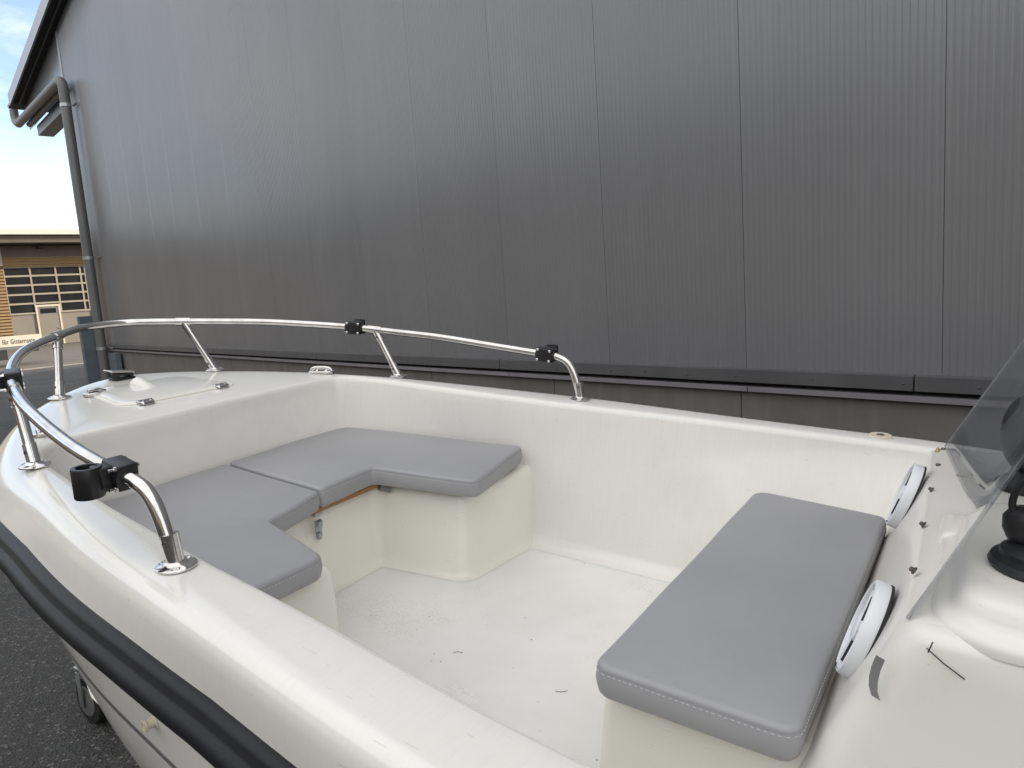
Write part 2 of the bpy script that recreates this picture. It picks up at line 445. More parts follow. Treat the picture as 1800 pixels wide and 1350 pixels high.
# ------------------------------------------------------------------ the dark hall
N0 = 3.75
hall = tag(empty('warehouse', h2w(0, N0, 0)), 'large dark grey metal-clad hall gable rising right behind the boat', 'building')
HO = h2w(0, N0, 0)
def hobj(name, mb, mat, parent=hall, smooth=False, ang=35): return obj(name, mb, mat, parent, smooth, ang, HO)
WC = 16.08                                  # hall corner
def roofz(ww): return 7.1 + .15 * (16.0 - ww) if ww > -8 else 7.1 + .15 * 24 - .15 * (-8 - ww)
# ribbed cladding: 1 m panels, 30 shallow ribs each, narrow joint grooves
cols = []
for k in range(-14, 17):
    w1 = 16.08 - 1.002 * (16 - k); wbeg = w1 - 1.002
    if wbeg < -14: continue
    cols.append((wbeg + .0004, .007)); cols.append((wbeg + .0032, .007)); cols.append((wbeg + .0036, 0))
    nr = 30
    for i in range(nr):
        for s, d in ((.14, .0), (.26, .0030), (.60, .0030), (.78, .0)):
            cols.append((wbeg + .012 + (1.002 - .018) * (i + s) / nr, d))
    cols.append((wbeg + 1.002, 0))
mb = MB(); rows = []
for ww, d in cols:
    rows.append([h2w(ww, N0 + d, 1.085), h2w(ww, N0 + d, 3.5), h2w(ww, N0 + d, 5.6), h2w(ww, N0 + d, roofz(ww) + .02)])
mb.loft(rows, False); hobj('cladding', mb, 'cladding')
# canopy fascia beyond the corner (same cladding carried over the open bay)
cols = []
for k in range(6):
    wb = WC + .05 + .98 * k
    cols += [(wb, .012), (wb + .006, .012), (wb + .007, 0), (wb + .975, 0)]
cols = [c for c in cols if c[0] < 19.75] + [(19.76, 0)]
mb = MB(); rows = [[h2w(ww, N0 + .02 + d, 5.97), h2w(ww, N0 + .02 + d, roofz(ww) + .02)] for ww, d in cols]
mb.loft(rows, False); hobj('canopy_fascia', mb, 'cladding')
# side, back walls
mb = MB(); hbox(mb, -24, WC - .02, N0 + 22, N0 + 22.2, 0, 7.0); hbox(mb, WC - .25, WC - .03, N0 + .05, N0 + 22, 0, 7.0); hobj('side_wall', mb, 'cladding')
mb = MB(); hbox(mb, -24, -14.05, N0, N0 + .2, 0, roofz(-14)); hbox(mb, -24.2, -24, N0, N0 + 22.2, 0, 6.2); hobj('rear_wall', mb, 'cladding')
# roof slab with verge overhang toward the yard, and soffit
mb = MB()
for w0, w1 in ((-24.6, -8), (-8, 19.8)):
    for z0, z1, n0, n1 in ((.02, .2, N0 - .25, N0 + 22.6),):
        vs = [mb.v(h2w(a, b, roofz(a) + c)) for a in (w0, w1) for b in (n0, n1) for c in (z0, z1)]
        for f in ((0, 1, 3, 2), (4, 6, 7, 5), (0, 4, 5, 1), (2, 3, 7, 6), (0, 2, 6, 4), (1, 5, 7, 3)): mb.face([vs[i] for i in f])
hobj('roof', mb, 'soffit_dark')
mb = MB()
for w0, w1 in ((-24.6, -8), (-8, 19.86)):
    vs = [mb.v(h2w(a, b, roofz(a) + c)) for a in (w0, w1) for b in (N0 - .285, N0 - .253) for c in (-.02, .235)]
    for f in ((0, 1, 3, 2), (4, 6, 7, 5), (0, 4, 5, 1), (2, 3, 7, 6), (0, 2, 6, 4), (1, 5, 7, 3)): mb.face([vs[i] for i in f])
hobj('verge_trim', mb, 'verge_metal')
mb = MB()
vs = [mb.v(h2w(a, b, roofz(a) + c)) for a in (-8, 19.75) for b in (N0 - .13, N0 - .10) for c in (-.015, .018)]
for f in ((0, 1, 3, 2), (4, 6, 7, 5), (0, 4, 5, 1), (2, 3, 7, 6), (0, 2, 6, 4), (1, 5, 7, 3)): mb.face([vs[i] for i in f])
hobj('soffit_batten', mb, 'trim_dark')
# gutter along the canopy eave
mb = MB()
ring = [(math.cos(a), math.sin(a)) for a in [PI + PI * k / 10 for k in range(11)]]
rows = [[h2w(19.97 + .09 * c, nn, 6.57 + .1 * s) for c, s in ring] + [h2w(19.97 + .085 * c, nn, 6.575 + .093 * s) for c, s in ring[::-1]] for nn in (N0 - .29, N0 + 22.6)]
mb.loft(rows, True, True, True); hobj('gutter', mb, 'zinc_pipe', smooth=True)
# beam under the fascia and canopy ceiling
mb = MB(); hbox(mb, WC + .1, 19.2, N0 + .06, N0 + .36, 5.75, 5.965); hobj('canopy_beam', mb, 'beam_grey')
mb = MB(); hbox(mb, WC + .02, 18.2, N0 + .5, N0 + 21, 5.45, 5.9); hobj('canopy_ceiling', mb, 'oxide_red')
# rain pipe: gutter outlet, sloping run, downpipe at the corner
mb = MB()
pth = catmull([h2w(19.95, N0 - .2, 6.44), h2w(19.9, N0 - .2, 6.2), h2w(19.65, N0 - .2, 6.08)], 5) + \
      catmull([h2w(15.70, N0 - .19, 6.00), h2w(15.56, N0 - .175, 5.985), h2w(15.505, N0 - .163, 5.92), h2w(15.5, N0 - .16, 5.78)], 6) + [h2w(15.5, N0 - .16, 0)]
mb.tube(pth, .088, 18); dp = hobj('downpipe', mb, 'zinc_pipe', smooth=True)
for zz in (5.55, 2.75, 1.02):
    mb = MB(); mb.lathe(h2w(15.5, N0 - .16, zz), (0, 0, 1), [(.089, -.03), (.096, -.03), (.096, .03), (.089, .03)], 18, False)
    pb = hobj('pipe_bracket', mb, 'galv_light', dp, smooth=True)
    mb = MB(); hbox(mb, 15.2, 15.46, N0 - .06, N0 - .03, zz - .012, zz + .012); hobj('bracket_arm', mb, 'galv_light', pb)
mb = MB(); mb.tube([h2w(19.3, N0 - .06, 6.0), h2w(16.2, N0 - .06, 5.97)], .06, 12); hobj('drain_pipe', mb, 'zinc_pipe', smooth=True)
mb = MB(); hbox(mb, WC - .04, WC + .07, N0 - .012, N0 + .1, 1.085, 7.05); hobj('corner_trim', mb, 'verge_metal')
# flashing, shadow gap, ledge, plinth
mb = MB()
ww = WC
while ww > -14:
    a = ww - 2.98
    vs = [mb.v(h2w(x, nn, zz)) for x in (a + .004, ww) for nn, zz in ((N0 + .01, 1.098), (N0 - .028, 1.088), (N0 - .032, 1.018), (N0 - .012, 1.012), (N0 + .02, 1.012))]
    for i in range(4): mb.face([vs[i], vs[i + 1], vs[i + 6], vs[i + 5]])
    mb.face(vs[:5]); mb.face(vs[5:])
    ww -= 2.984
random.seed(3)
x = 15.8
while x > -6:
    mb.ellipsoid(h2w(x, N0 - .032, 1.052 + random.uniform(-.006, .006)), (.006, .006, .006), 8, 4); x -= random.choice((.32, .5, .45, .28))
hobj('flashing', mb, 'trim_dark')
mb = MB(); hbox(mb, -14, WC, N0 + .03, N0 + .06, .985, 1.03); hobj('shadow_gap', mb, 'dark_gap')
mb = MB(); ww = WC - .05
while ww > -14:
    hbox(mb, ww - 1.994, ww, N0 - .035, N0 + .035, .965, .992); ww -= 2.0
hobj('ledge', mb, 'ledge_grey')
mb = MB(); ww = WC - .02 - .45
hbox(mb, ww + .006, WC, N0 + .005, N0 + .04, -.02, .963)
while ww > -14:
    hbox(mb, ww - 1.496, ww, N0 + .005, N0 + .04, -.02, .963); ww -= 1.502
pln = hobj('plinth', mb, 'plinth')
mb = MB(); hbox(mb, -14, WC - .02, N0 + .042, N0 + .08, -.02, .96); hobj('plinth_backing', mb, 'dark_gap')
# steel guard posts at the corner
mb = MB()
hbox(mb, 15.62, 15.645, N0 - .44, N0 - .22, 0, 1.66); hbox(mb, 15.645, 15.80, N0 - .44, N0 - .425, 0, 1.66); hbox(mb, 15.645, 15.80, N0 - .235, N0 - .22, 0, 1.66)
hbox(mb, 15.56, 15.85, N0 - .5, N0 - .18, 0, .012)
g = obj('guard_post', mb, 'steel_blue', None, False)
tag(g, 'blue grey steel guard post standing beside the downpipe at the hall corner', 'guard post')
mb = MB(); hbox(mb, 14.75, 15.15, N0 - .13, N0 - .036, 0, .93)
g = obj('guard_plate', mb, 'steel_blue', None, False)
tag(g, 'low dark steel impact plate fixed against the hall plinth right of the downpipe', 'guard plate')

# ------------------------------------------------------------------ far workshop
W1 = 54.0
shop = tag(empty('workshop', h2w(W1, 10, 0)), 'distant sunlit ochre workshop with glazed sectional gate and wide pale eaves', 'building')
SO = h2w(W1, 10, 0)
def sobj(name, mb, mat, parent=shop, smooth=False): return obj(name, mb, mat, parent, smooth, 35, SO)
mb = MB(); hbox(mb, W1, W1 + .3, -40, 7.72, 0, 6.4); hbox(mb, W1, W1 + .3, 12.25, 45, 0, 6.4); hbox(mb, W1 + .3, W1 + 25, -40, 45, 6.2, 6.4)
sobj('wall', mb, 'ochre_cladding')
mb = MB()
for i in range(9): hbox(mb, W1 - .02 - .03 * (i % 2), W1 + .3, 7.72, 12.25, 5.62 + .08 * i, 5.695 + .08 * i)
sobj('louvre_band', mb, 'louvre')
mb = MB(); hbox(mb, W1 - .04, W1 + .3, 7.72, 12.25, 5.02, 5.62); sobj('lintel', mb, 'ochre_cladding')
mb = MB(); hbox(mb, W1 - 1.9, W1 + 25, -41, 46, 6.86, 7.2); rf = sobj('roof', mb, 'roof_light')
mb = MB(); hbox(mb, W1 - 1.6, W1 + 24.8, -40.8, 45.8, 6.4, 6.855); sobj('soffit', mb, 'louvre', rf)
mb = MB(); hbox(mb, W1 - .4, W1 - .05, 9.7, 10.0, 6.15, 6.32); sobj('floodlight', mb, 'chassis_dark')
mb = MB(); hbox(mb, W1 - .25, W1 + .0, 7.5, 7.72, 5.1, 6.38); sobj('corner_box', mb, 'gate_frame')
# gate: lower panels, rails and mullions, panes, wicket door
gt = None
mb = MB()
hbox(mb, W1 + .09, W1 + .13, 7.72, 12.2, 0.02, 2.1)
gt = sobj('sectional_gate', mb, 'gate_panel')
mb = MB()
zs = [2.1, 2.72, 3.30, 3.88, 4.46, 5.02]
for zz in zs: hbox(mb, W1 + .03, W1 + .13, 7.72, 12.2, zz - .055, zz + .055)
for nn in (7.72, 9.12, 10.52, 11.92, 12.2): hbox(mb, W1 + .026, W1 + .135, nn - .05, nn + .05, 2.157, 5.07)
sobj('gate_frame', mb, 'gate_frame', gt)
for i in range(3):
    mb = MB()
    for j in range(5): hbox(mb, W1 + .07, W1 + .09, 7.78 + 1.4 * i, 9.06 + 1.4 * i, zs[j] + .06, zs[j + 1] - .06)
    sobj('pane', mb, 'glass_dark', gt)
mb = MB(); hbox(mb, W1 + .05, W1 + .12, 11.98, 12.14, 2.16, 4.96); sobj('pane', mb, 'glass_dark', gt)
mb = MB(); hbox(mb, W1 + .02, W1 + .1, 9.2, 10.36, .03, 2.48); wd = sobj('wicket_door', mb, 'gate_panel')
mb = MB()
hbox(mb, W1 - .02, W1 + .1, 9.1, 9.2, .02, 2.6); hbox(mb, W1 - .02, W1 + .1, 10.36, 10.46, .02, 2.6); hbox(mb, W1 - .021, W1 + .1, 9.2, 10.36, 2.48, 2.6)
sobj('door_frame', mb, 'door_frame_light', wd)
mb = MB(); hbox(mb, W1 + .005, W1 + .018, 9.34, 10.22, 2.05, 2.36); sobj('pane', mb, 'glass_dark', wd)
mb = MB(); hbox(mb, W1 - .05, W1 + .018, 10.2, 10.3, 1.05, 1.1); sobj('handle', mb, 'galv_light', wd)
mb = MB(); hbox(mb, W1 + .2, W1 + .28, 7.7, 12.3, 0, 5.1); sobj('gate_backing', mb, 'chassis_dark')

# ------------------------------------------------------------------ flat trailer with the lettered board
W2 = 32.0
fb = tag(empty('flatbed_trailer', h2w(W2, 3, 0)), 'flatbed trailer with white lettered board parked before the far workshop', 'trailer')
FO = h2w(W2, 3, 0)
def fobj(name, mb, mat, parent=fb, smooth=False): return obj(name, mb, mat, parent, smooth, 35, FO)
mb = MB(); hbox(mb, W2, W2 + .05, -3, 5.45, .74, 1.13); sb = fobj('side_board', mb, 'sign_white')
mb = MB(); hbox(mb, W2 + .05, W2 + 2.4, -3, 5.4, .95, 1.02); fobj('load_bed', mb, 'sign_white')
mb = MB(); hbox(mb, W2 + .02, W2 + .12, -3, 5.40, .64, .735); hbox(mb, W2 + 1.9, W2 + 2.0, -3, 5.4, .62, .735); fobj('chassis_rail', mb, 'galv_light')
mb = MB(); hbox(mb, W2 + .05, W2 + .5, 2.2, 4.3, .26, .635); fobj('tool_box', mb, 'chassis_dark')
mb = MB(); hbox(mb, W2 + .02, W2 + .2, 4.75, 5.3, .5, .62); fobj('tail_light', mb, 'chassis_dark')
for nn in (0.2, 1.3):
    for dw in (.15, 1.9):
        mb = MB(); mb.lathe(h2w(W2 + dw, nn, .33), WV, [(.2, -.0), (.31, .0), (.33, .03), (.33, .2), (.31, .23), (.2, .23)], 24)
        wh = fobj('wheel', mb, 'tyre', smooth=True)
        mb = MB(); mb.lathe(h2w(W2 + dw - .005, nn, .33), WV, [(.06, -.0), (.19, .01), (.19, .24)], 20); fobj('rim', mb, 'galv_light', wh, True)
# lettering on the board
cu = bpy.data.curves.new('board_lettering', 'FONT'); cu.body = 'f\u00fcr Gitterroste'; cu.size = .25; cu.offset = .002; cu.align_x = 'LEFT'; cu.extrude = .002; cu.space_character = 1.25
to = bpy.data.objects.new('board_lettering', cu); COL.objects.link(to)
bpy.context.view_layer.update()
dg = bpy.context.evaluated_depsgraph_get()
me = bpy.data.meshes.new_from_object(to.evaluated_get(dg)); bpy.data.objects.remove(to)
me.materials.clear(); me.materials.append(MATS['sign_ink'])
xs = [v.co.x for v in me.vertices]; kx = 1.02 / (max(xs) - min(xs))
for v in me.vertices:
    x = v.co.x * kx; z = v.co.y
    v.co = h2w(W2 - .006 - v.co.z, 4.20 + x, .84 + z) - FO
to = bpy.data.objects.new('board_lettering', me); COL.objects.link(to); to.parent = sb

# ------------------------------------------------------------------ hall across the yard (mirrored in the cladding)
oh = tag(empty('opposite_hall', h2w(20, -16, 0)), 'long dark flat-roofed hall across the yard, mirrored in the grey cladding', 'building')
OO = h2w(20, -16, 0)
mb = MB(); hbox(mb, -30, 52, -34, -16, 0, 7.5); obj('wall', mb, 'opposite_wall', oh, False, 35, OO)
mb = MB(); hbox(mb, -30.3, 52.3, -34.3, -15.7, 7.5, 7.8); obj('roof', mb, 'trim_dark', oh, False, 35, OO)
for i in range(9):
    mb = MB(); hbox(mb, -22 + 8 * i, -18 + 8 * i, -16, -15.95, 0.02, 4.2); obj('gate', mb, 'gate_panel', oh, False, 35, OO)

# ================================================================== THE BOAT
P0 = V((1.0, -1.315, -1.62))
boat = tag(empty('motorboat', b2w(P0), RB), 'white open motorboat with bow seating, chrome bow rail and black rub rail on a trailer', 'boat')
def bobj(name, mb, mat, parent=boat, smooth=True, ang=35): return obj(name, mb, mat, parent, smooth, ang, P0)
YC = -1.31
def zs_(x): return -.5654 + .0495 * x           # sheer plane height at x
# outer edge of the flat gunwale, port side aft -> bow -> starboard aft
port = [(-1.6, -.50), (-.9, -.478), (-.3, -.470), (.15, -.474), (.48, -.490), (.78, -.515), (1.05, -.545), (1.3, -.58), (1.55, -.632), (1.8, -.697), (2.0, -.762), (2.18, -.842), (2.33, -.945), (2.45, -1.065), (2.545, -1.19), (2.585, YC)]
star = [(2.575, -1.38), (2.50, -1.49), (2.374, -1.606), (2.23, -1.71), (2.074, -1.798), (1.93, -1.858), (1.777, -1.913), (1.55, -1.968), (1.3, -2.022), (1.069, -2.067), (.83, -2.10), (.586, -2.128), (.3, -2.17), (.066, -2.205), (-.3, -2.215), (-.9, -2.20), (-1.6, -2.17)]
outer = resample(catmull([V((x, y, 0)) for x, y in port + star], 8), 150)
# coaming (inner) edge: side runs plus straight bulkhead edge at X ~ 1.97
inn_p = [(-1.6, -.62), (-.9, -.60), (-.3, -.592), (.336, -.600), (.558, -.612), (.755, -.628), (.919, -.638), (1.06, -.645), (1.229, -.661), (1.459, -.68), (1.661, -.706), (1.80, -.728), (1.89, -.755)]
inn_b = [(1.945, -.80), (1.968, -.88), (1.975, -1.0), (1.984, -1.31), (1.986, -1.45), (1.984, -1.62), (1.978, -1.73), (1.955, -1.80)]
inn_s = [(1.90, -1.832), (1.783, -1.859), (1.5, -1.892), (1.081, -1.952), (.82, -2.00), (.564, -2.045), (.075, -2.118), (-.3, -2.13), (-.9, -2.115), (-1.6, -2.09)]
inner = resample(catmull([V((x, y, 0)) for x, y in inn_p + inn_b + inn_s], 8), 400)
def tangents(path):
    out = []
    for i in range(len(path)):
        a = path[max(0, i - 1)]; b = path[min(len(path) - 1, i + 1)]; t = (b - a).normalized()
        out.append(V((t.y, -t.x, 0)) * -1)
    return out
# pair every outer station with an inner one
def arc(path):
    L = [0]
    for a, b in zip(path, path[1:]): L.append(L[-1] + (b - a).length)
    return L
no = tangents(outer)
ctr = V((.6, YC, 0))
for i, p in enumerate(outer):
    if no[i].dot(p - V((min(p.x, 1.2), YC, 0))) < 0: no[i] = -no[i]
pairs = []
lastj = 0
for i, p in enumerate(outer):
    # match by x on the sides; across the bulkhead by share of the bow arc
    pairs.append(None)
ib0 = next(i for i, p in enumerate(outer) if p.x > 1.72)
ib1 = max(i for i, p in enumerate(outer) if p.x > 1.72)
jn0 = next(j for j, p in enumerate(inner) if p.x > 1.70)
jn1 = max(j for j, p in enumerate(inner) if p.x > 1.70)
for i, p in enumerate(outer):
    if i < ib0: j = min(range(0, jn0 + 1), key=lambda k: abs(inner[k].x - (p.x - .02)))
    elif i > ib1: j = min(range(jn1, len(inner)), key=lambda k: abs(inner[k].x - (p.x - .02)))
    else: j = round(jn0 + (jn1 - jn0) * (i - ib0) / (ib1 - ib0))
    pairs[i] = inner[j]
nin = []
for i in range(len(outer)):
    a = pairs[max(0, i - 1)]; b = pairs[min(len(pairs) - 1, i + 1)]; t = (b - a)
    t = t.normalized() if t.length > 1e-6 else V((1, 0, 0))
    n = V((-t.y, t.x, 0))
    if n.dot(pairs[i] - V((min(pairs[i].x, 1.2) , YC, 0))) < 0: n = -n
    nin.append(n)                                  # points outboard (away from the cockpit)
ZF = -.985; ZS = -.728
def flare(x):
    T = ((-2, -.014), (.84, -.014), (1.1, 0.), (1.37, .018), (1.57, .030), (1.77, .055), (2.0, .070), (2.3, .060), (2.6, .045))
    for (a, b), (c, d) in zip(T, T[1:]):
        if a <= x <= c: return b + (d - b) * (x - a) / (c - a)
    return T[-1][1]
rings = []
for i in range(len(outer)):
    o, I = outer[i], pairs[i]; nI, nO = nin[i], no[i]
    zi, zo = zs_(I.x), zs_(o.x); ch = []
    side = 1 if I.y > YC else -1
    wgt = 1 - max(0, min(1, (I.x - 1.5) / .35)); tgt = (-1.895 if side < 0 else -.725)
    db = -(abs(I.y - tgt) * wgt + .045 * (1 - wgt))
    for e, z in ((-.055, ZF + .0006), (-.034, ZF + .003), (-.020, ZF + .008), (-.009, ZF + .018), (-.002, ZF + .034), (.002, ZF + .06)):
        p = I + nI * (db + e); ch.append(V((p.x, p.y, z * wgt + (1 - wgt) * (-.80 + (z - ZF) * .3))))
    for f_ in (.28, .55, .8):
        z = ((ZF + .06) * wgt + -.78 * (1 - wgt)) * (1 - f_) + (zi - .045) * f_; p = I + nI * ((db + .002) * (1 - f_) - .009 * f_); ch.append(V((p.x, p.y, z)))
    for d, dz in ((-.009, -.045), (-.0045, -.017), (-.001, -.007), (.005, -.0016), (.013, 0)):
        p = I + nI * d; ch.append(V((p.x, p.y, zi + dz)))
    # the deck between (slightly crowned), then the rounded shoulder and the bulwark
    ip = I + nI * .013; ep = o - nO * .012
    for t in (.25, .5, .75):
        p = ip.lerp(ep, t); cam_ = .005 * math.sin(PI * t) * min(1, (ep - ip).length / .5)
        ch.append(V((p.x, p.y, zs_(p.x) + cam_)))
    for d, dz in ((-.012, 0), (-.003, -.0012), (.006, -.005), (.014, -.012), (.021, -.024), (.026, -.042), (.030, -.07), (.034, -.102)):
        p = o + nO * (d + flare(o.x) * max(0, -dz / .102) ** .8); ch.append(V((p.x, p.y, zo + dz)))
    rings.append(ch)
mb = MB(); mb.loft(rings, False)
deck = bobj('deck_moulding', mb, 'gelcoat', ang=60)
# rub rail: lip, rounded bulge, lower flange
prof = [(.030, -.092), (.040, -.0922), (.047, -.095), (.052, -.102), (.056, -.110), (.059, -.1135), (.0645, -.1175), (.070, -.1235), (.0735, -.131), (.072, -.140), (.063, -.147), (.055, -.149), (.053, -.152), (.053, -.166), (.048, -.172), (.030, -.173)]
mb = MB(); mb.loft([[V((o.x + n.x * (d + flare(o.x)), o.y + n.y * (d + flare(o.x)), zs_(o.x) + dz)) for d, dz in prof] for o, n in zip(outer, no)], True, True, True)
bobj('rub_rail', mb, 'rubber', ang=40)
# hull below the rub rail
hr = []
for o, n in zip(outer, no):
    z0 = zs_(o.x); fx = max(0, min(1, (o.x - .6) / 2.0)); fx2 = fx * fx * (3 - 2 * fx)
    side = 1 if o.y > YC else -1; hb = abs(o.y - YC)
    pts = []
    fl = .036 + flare(o.x); top = V((o.x + n.x * fl, o.y + n.y * fl, z0 - .150))
    bow = max(0, min(1, (o.x - 1.2) / 1.4))
    ch_x = o.x - .32 * bow ** 1.4; ch_hb = hb * (.915 - .09 * fx2); ch_z = -1.13 + .16 * bow ** 2
    kx = o.x - .56 * bow ** 1.4; kz = -1.36 + .38 * bow ** 2.2
    chine = V((ch_x, YC + side * ch_hb, ch_z)); keel = V((kx, YC + side * hb * .02, kz))
    for t in (0, .12, .25, .4, .55, .7, .85, 1):
        p = top.lerp(chine, t); bulge = .035 * math.sin(PI * t) * (1 - .9 * fx2)
        pts.append(p + V((n.x, n.y, 0)) * bulge)
    pts.append(chine + V((0, side * -.012 * hb, -.006)))
    for t in (.25, .5, .75, 1): pts.append((chine + V((0, side * -.012 * hb, -.006))).lerp(keel, t))
    hr.append(pts)
mb = MB(); mb.loft(hr, False); bobj('hull', mb, 'gelcoat', ang=40)
# thin grey pinstripe on the topsides (proud strip)
def hull_pt(i, t):
    a = hr[i]; ts = (0, .12, .25, .4, .55, .7, .85, 1)
    for k in range(7):
        if ts[k] <= t <= ts[k + 1]: return a[k].lerp(a[k + 1], (t - ts[k]) / (ts[k + 1] - ts[k]))
mb = MB(); rows = []
for i in range(0, 76):
    f = V((no[i].x, no[i].y, 0)) * .0015
    rows.append([hull_pt(i, .262) + f, hull_pt(i, .284) + f])
mb.loft(rows, False); bobj('pinstripe', mb, 'stripe_grey')

# ---- cockpit sole and seat mouldings
ZF = -.985; ZS = -.728
mb = MB()
pl = [(-1.6, -.715), (1.25, -.715), (1.5, -.80), (1.9, -.95), (1.9, -1.70), (1.2, -1.915), (-1.6, -2.02)]
mb.face([mb.v((x, y, ZF)) for x, y in pl])
bobj('cockpit_sole', mb, 'sole', smooth=False)
seat_pl = [(1.222, -1.562), (1.18, -2.02), (1.60, -1.94), (2.0, -1.80), (2.0, -.82), (1.6, -.69), (1.19, -.645), (1.20, -1.06), (1.515, -1.115), (1.528, -1.513)]
ol = subdivide_outline(round_poly(seat_pl, [.036, .05, .05, .05, .05, .05, .05, .036, .034, .034], 7), .05)
H = ZS - ZF
prof = [(.028, 0.0008), (.016, .004), (.008, .011), (.003, .024), (0, .04), (-.010, H - .03), (-.013, H - .016), (-.020, H - .006), (-.032, H)]
mb = MB(); R = mb.loft([[V((p.x + n.x * d, p.y + n.y * d, ZF + z)) for p, n in ol] for d, z in prof], True, False, True)
bobj('bow_seat', mb, 'gelcoat_liner', ang=50)
# console seat base
seat2 = [(.487, -.99), (.477, -1.86), (-.1, -1.86), (-.1, -.96), (.16, -.985)]
ol2 = subdivide_outline(round_poly([(.505, -.97), (.495, -1.93), (-.2, -1.93), (-.2, -.97)], [.05, .05, .05, .05], 7), .05)
ZS2 = -.742; H2 = ZS2 - ZF
prof2 = [(.028, .0008), (.016, .004), (.008, .011), (.003, .024), (0, .04), (-.012, H2 - .03), (-.015, H2 - .016), (-.022, H2 - .006), (-.034, H2)]
mb = MB(); mb.loft([[V((p.x + n.x * d, p.y + n.y * d, ZF + z)) for p, n in ol2] for d, z in prof2], True, False, True)
bobj('console_seat', mb, 'gelcoat_liner', ang=50)
# wooden locker lid under the bow cushions, and its catch
mb = MB(); mb.bbox((1.70, -1.31, ZS + .008), (.40, .50, .014), None, .003); bobj('locker_board', mb, 'teak')
mb = MB()
mb.bbox((1.507, -1.262, -.775), (.004, .022, .05), None, .001); mb.bbox((1.502, -1.262, -.760), (.012, .016, .016), None, .002); mb.bbox((1.503, -1.258, -.795), (.012, .012, .02), None, .002)
mb.bbox((1.510, -1.262, -.732), (.018, .026, .012), None, .002)
bobj('locker_catch', mb, 'galv')
# small corner vent scoop beside the cushion notch
mb = MB(); mb.tube([(1.50, -1.505, ZS + .004), (1.48, -1.53, ZS - .008)], .014, 12); bobj('drain_cup', mb, 'stripe_grey')

# ---- cushions (each a thing of its own)
def cushion(name, pts, radii, zbot, ztop, label, warp=0., seams=True, group=None):
    ol = subdivide_outline(round_poly(pts, radii, 8), .03)
    c = sum((p for p, n in ol), V((0, 0))) / len(ol)
    loc = b2w((c.x, c.y, zbot)); off = V((c.x, c.y, zbot)); T = ztop - zbot
    def wz(p): return warp * math.sin(9 * p.x + 4 * p.y) + warp * .6 * math.sin(17 * p.y - 5 * p.x)
    prof = [(-.011, 0, 0), (-.007, .002, .1), (-.002, .008, .2), (.0, .016, .4), (.0025, T * .5, .6), (.0, T - .013, 1), (-.0012, T - .010, 1), (-.0005, T - .008, 1), (-.003, T - .0035, 1), (-.0065, T - .001, 1), (-.0115, T + .0003, 1)]
    mb = MB(); R = mb.loft([[V((p.x + n.x * d, p.y + n.y * d, zbot + z + wz(p) * k)) for p, n in ol] for d, z, k in prof], True, True, False)
    top = mb.face(R[-1])
    bmesh.ops.triangulate(mb.bm, faces=[top], quad_method='BEAUTY', ngon_method='BEAUTY')
    o = obj(name, mb, 'vinyl', None, True, 60, off); M = RB.to_4x4(); M.translation = loc; o.matrix_world = M
    tag(o, label, 'cushion', group)
    # stitched seam: small dashes just below the piped edge
    mb = MB(); dash = subdivide_outline(ol, .0042); n_ = len(dash)
    for i in range(0, n_, 2):
        (p, a), (q_, b_) = dash[i], dash[(i + 1) % n_]
        if (p - q_).length > .02: continue
        A = V((p.x + a.x * .0012, p.y + a.y * .0008, zbot + T - .0135 + wz(p))); Bq = V((q_.x + b_.x * .0012, q_.y + b_.y * .0008, zbot + T - .0135 + wz(q_)))
        mb.tube([A, Bq], .0007, 5)
    st = obj('stitching', mb, 'thread', o, True, 35, off)
    return o
ZB = ZS + .016
cushion('seat_cushion', [(1.966, -1.793), (1.22, -1.894), (1.147, -1.532), (1.494, -1.475), (1.477, -1.256), (1.944, -1.293)], [.05, .028, .032, .018, .016, .016], ZB, ZB + .058,
        'grey vinyl L-shaped bow cushion on the far side, nearest the hall', .002)
cushion('seat_cushion', [(1.944, -1.286), (1.474, -1.250), (1.418, -1.04), (1.148, -.971), (1.155, -.705), (1.5, -.725), (1.80, -.77), (1.93, -.83)], [.016, .02, .02, .032, .03, .1, .1, .06], ZB, ZB + .055,
        'grey vinyl L-shaped bow cushion half hidden behind the near gunwale', .002)
cushion('seat_cushion', [(.482, -.935), (.472, -1.895), (.147, -1.86), (.160, -.935)], [.03, .035, .025, .028], ZS2 + .006, ZS2 + .066,
        'long rectangular grey vinyl cushion lying on the seat in front of the console', .0015)

# ---- console
def ztop(y): return -.482 - .07 * max(0, min(1, (-y - 1.15) / .95)) ** 1.3
cpl = [(.05, -2.13), (-.66, -2.13), (-.66, -.93), (.05, -.93)]
olc = subdivide_outline(round_poly(cpl, [.055, .055, .055, .055], 9), .04)
def frontshift(p, z): return .42 * (-.49 - z) * max(0, min(1, (p.x + .10) / .12))
rings = []
for d, t in ((0, 0.), (0, .3), (0, .6), (0, .9), (-.001, .965), (-.004, .98), (-.009, .992), (-.018, 1.), (-.05, 1.001)):
    r = []
    for p, n in olc:
        zt = ztop(p.y); z = ZF + (zt - ZF) * t
        r.append(V((p.x + n.x * d + frontshift(p, z), p.y + n.y * d, z + (.003 if t > 1 else 0))))
    rings.append(r)
mb = MB(); R = mb.loft(rings, True, False, True)
cons = bobj('console', mb, 'gelcoat_console', ang=50)
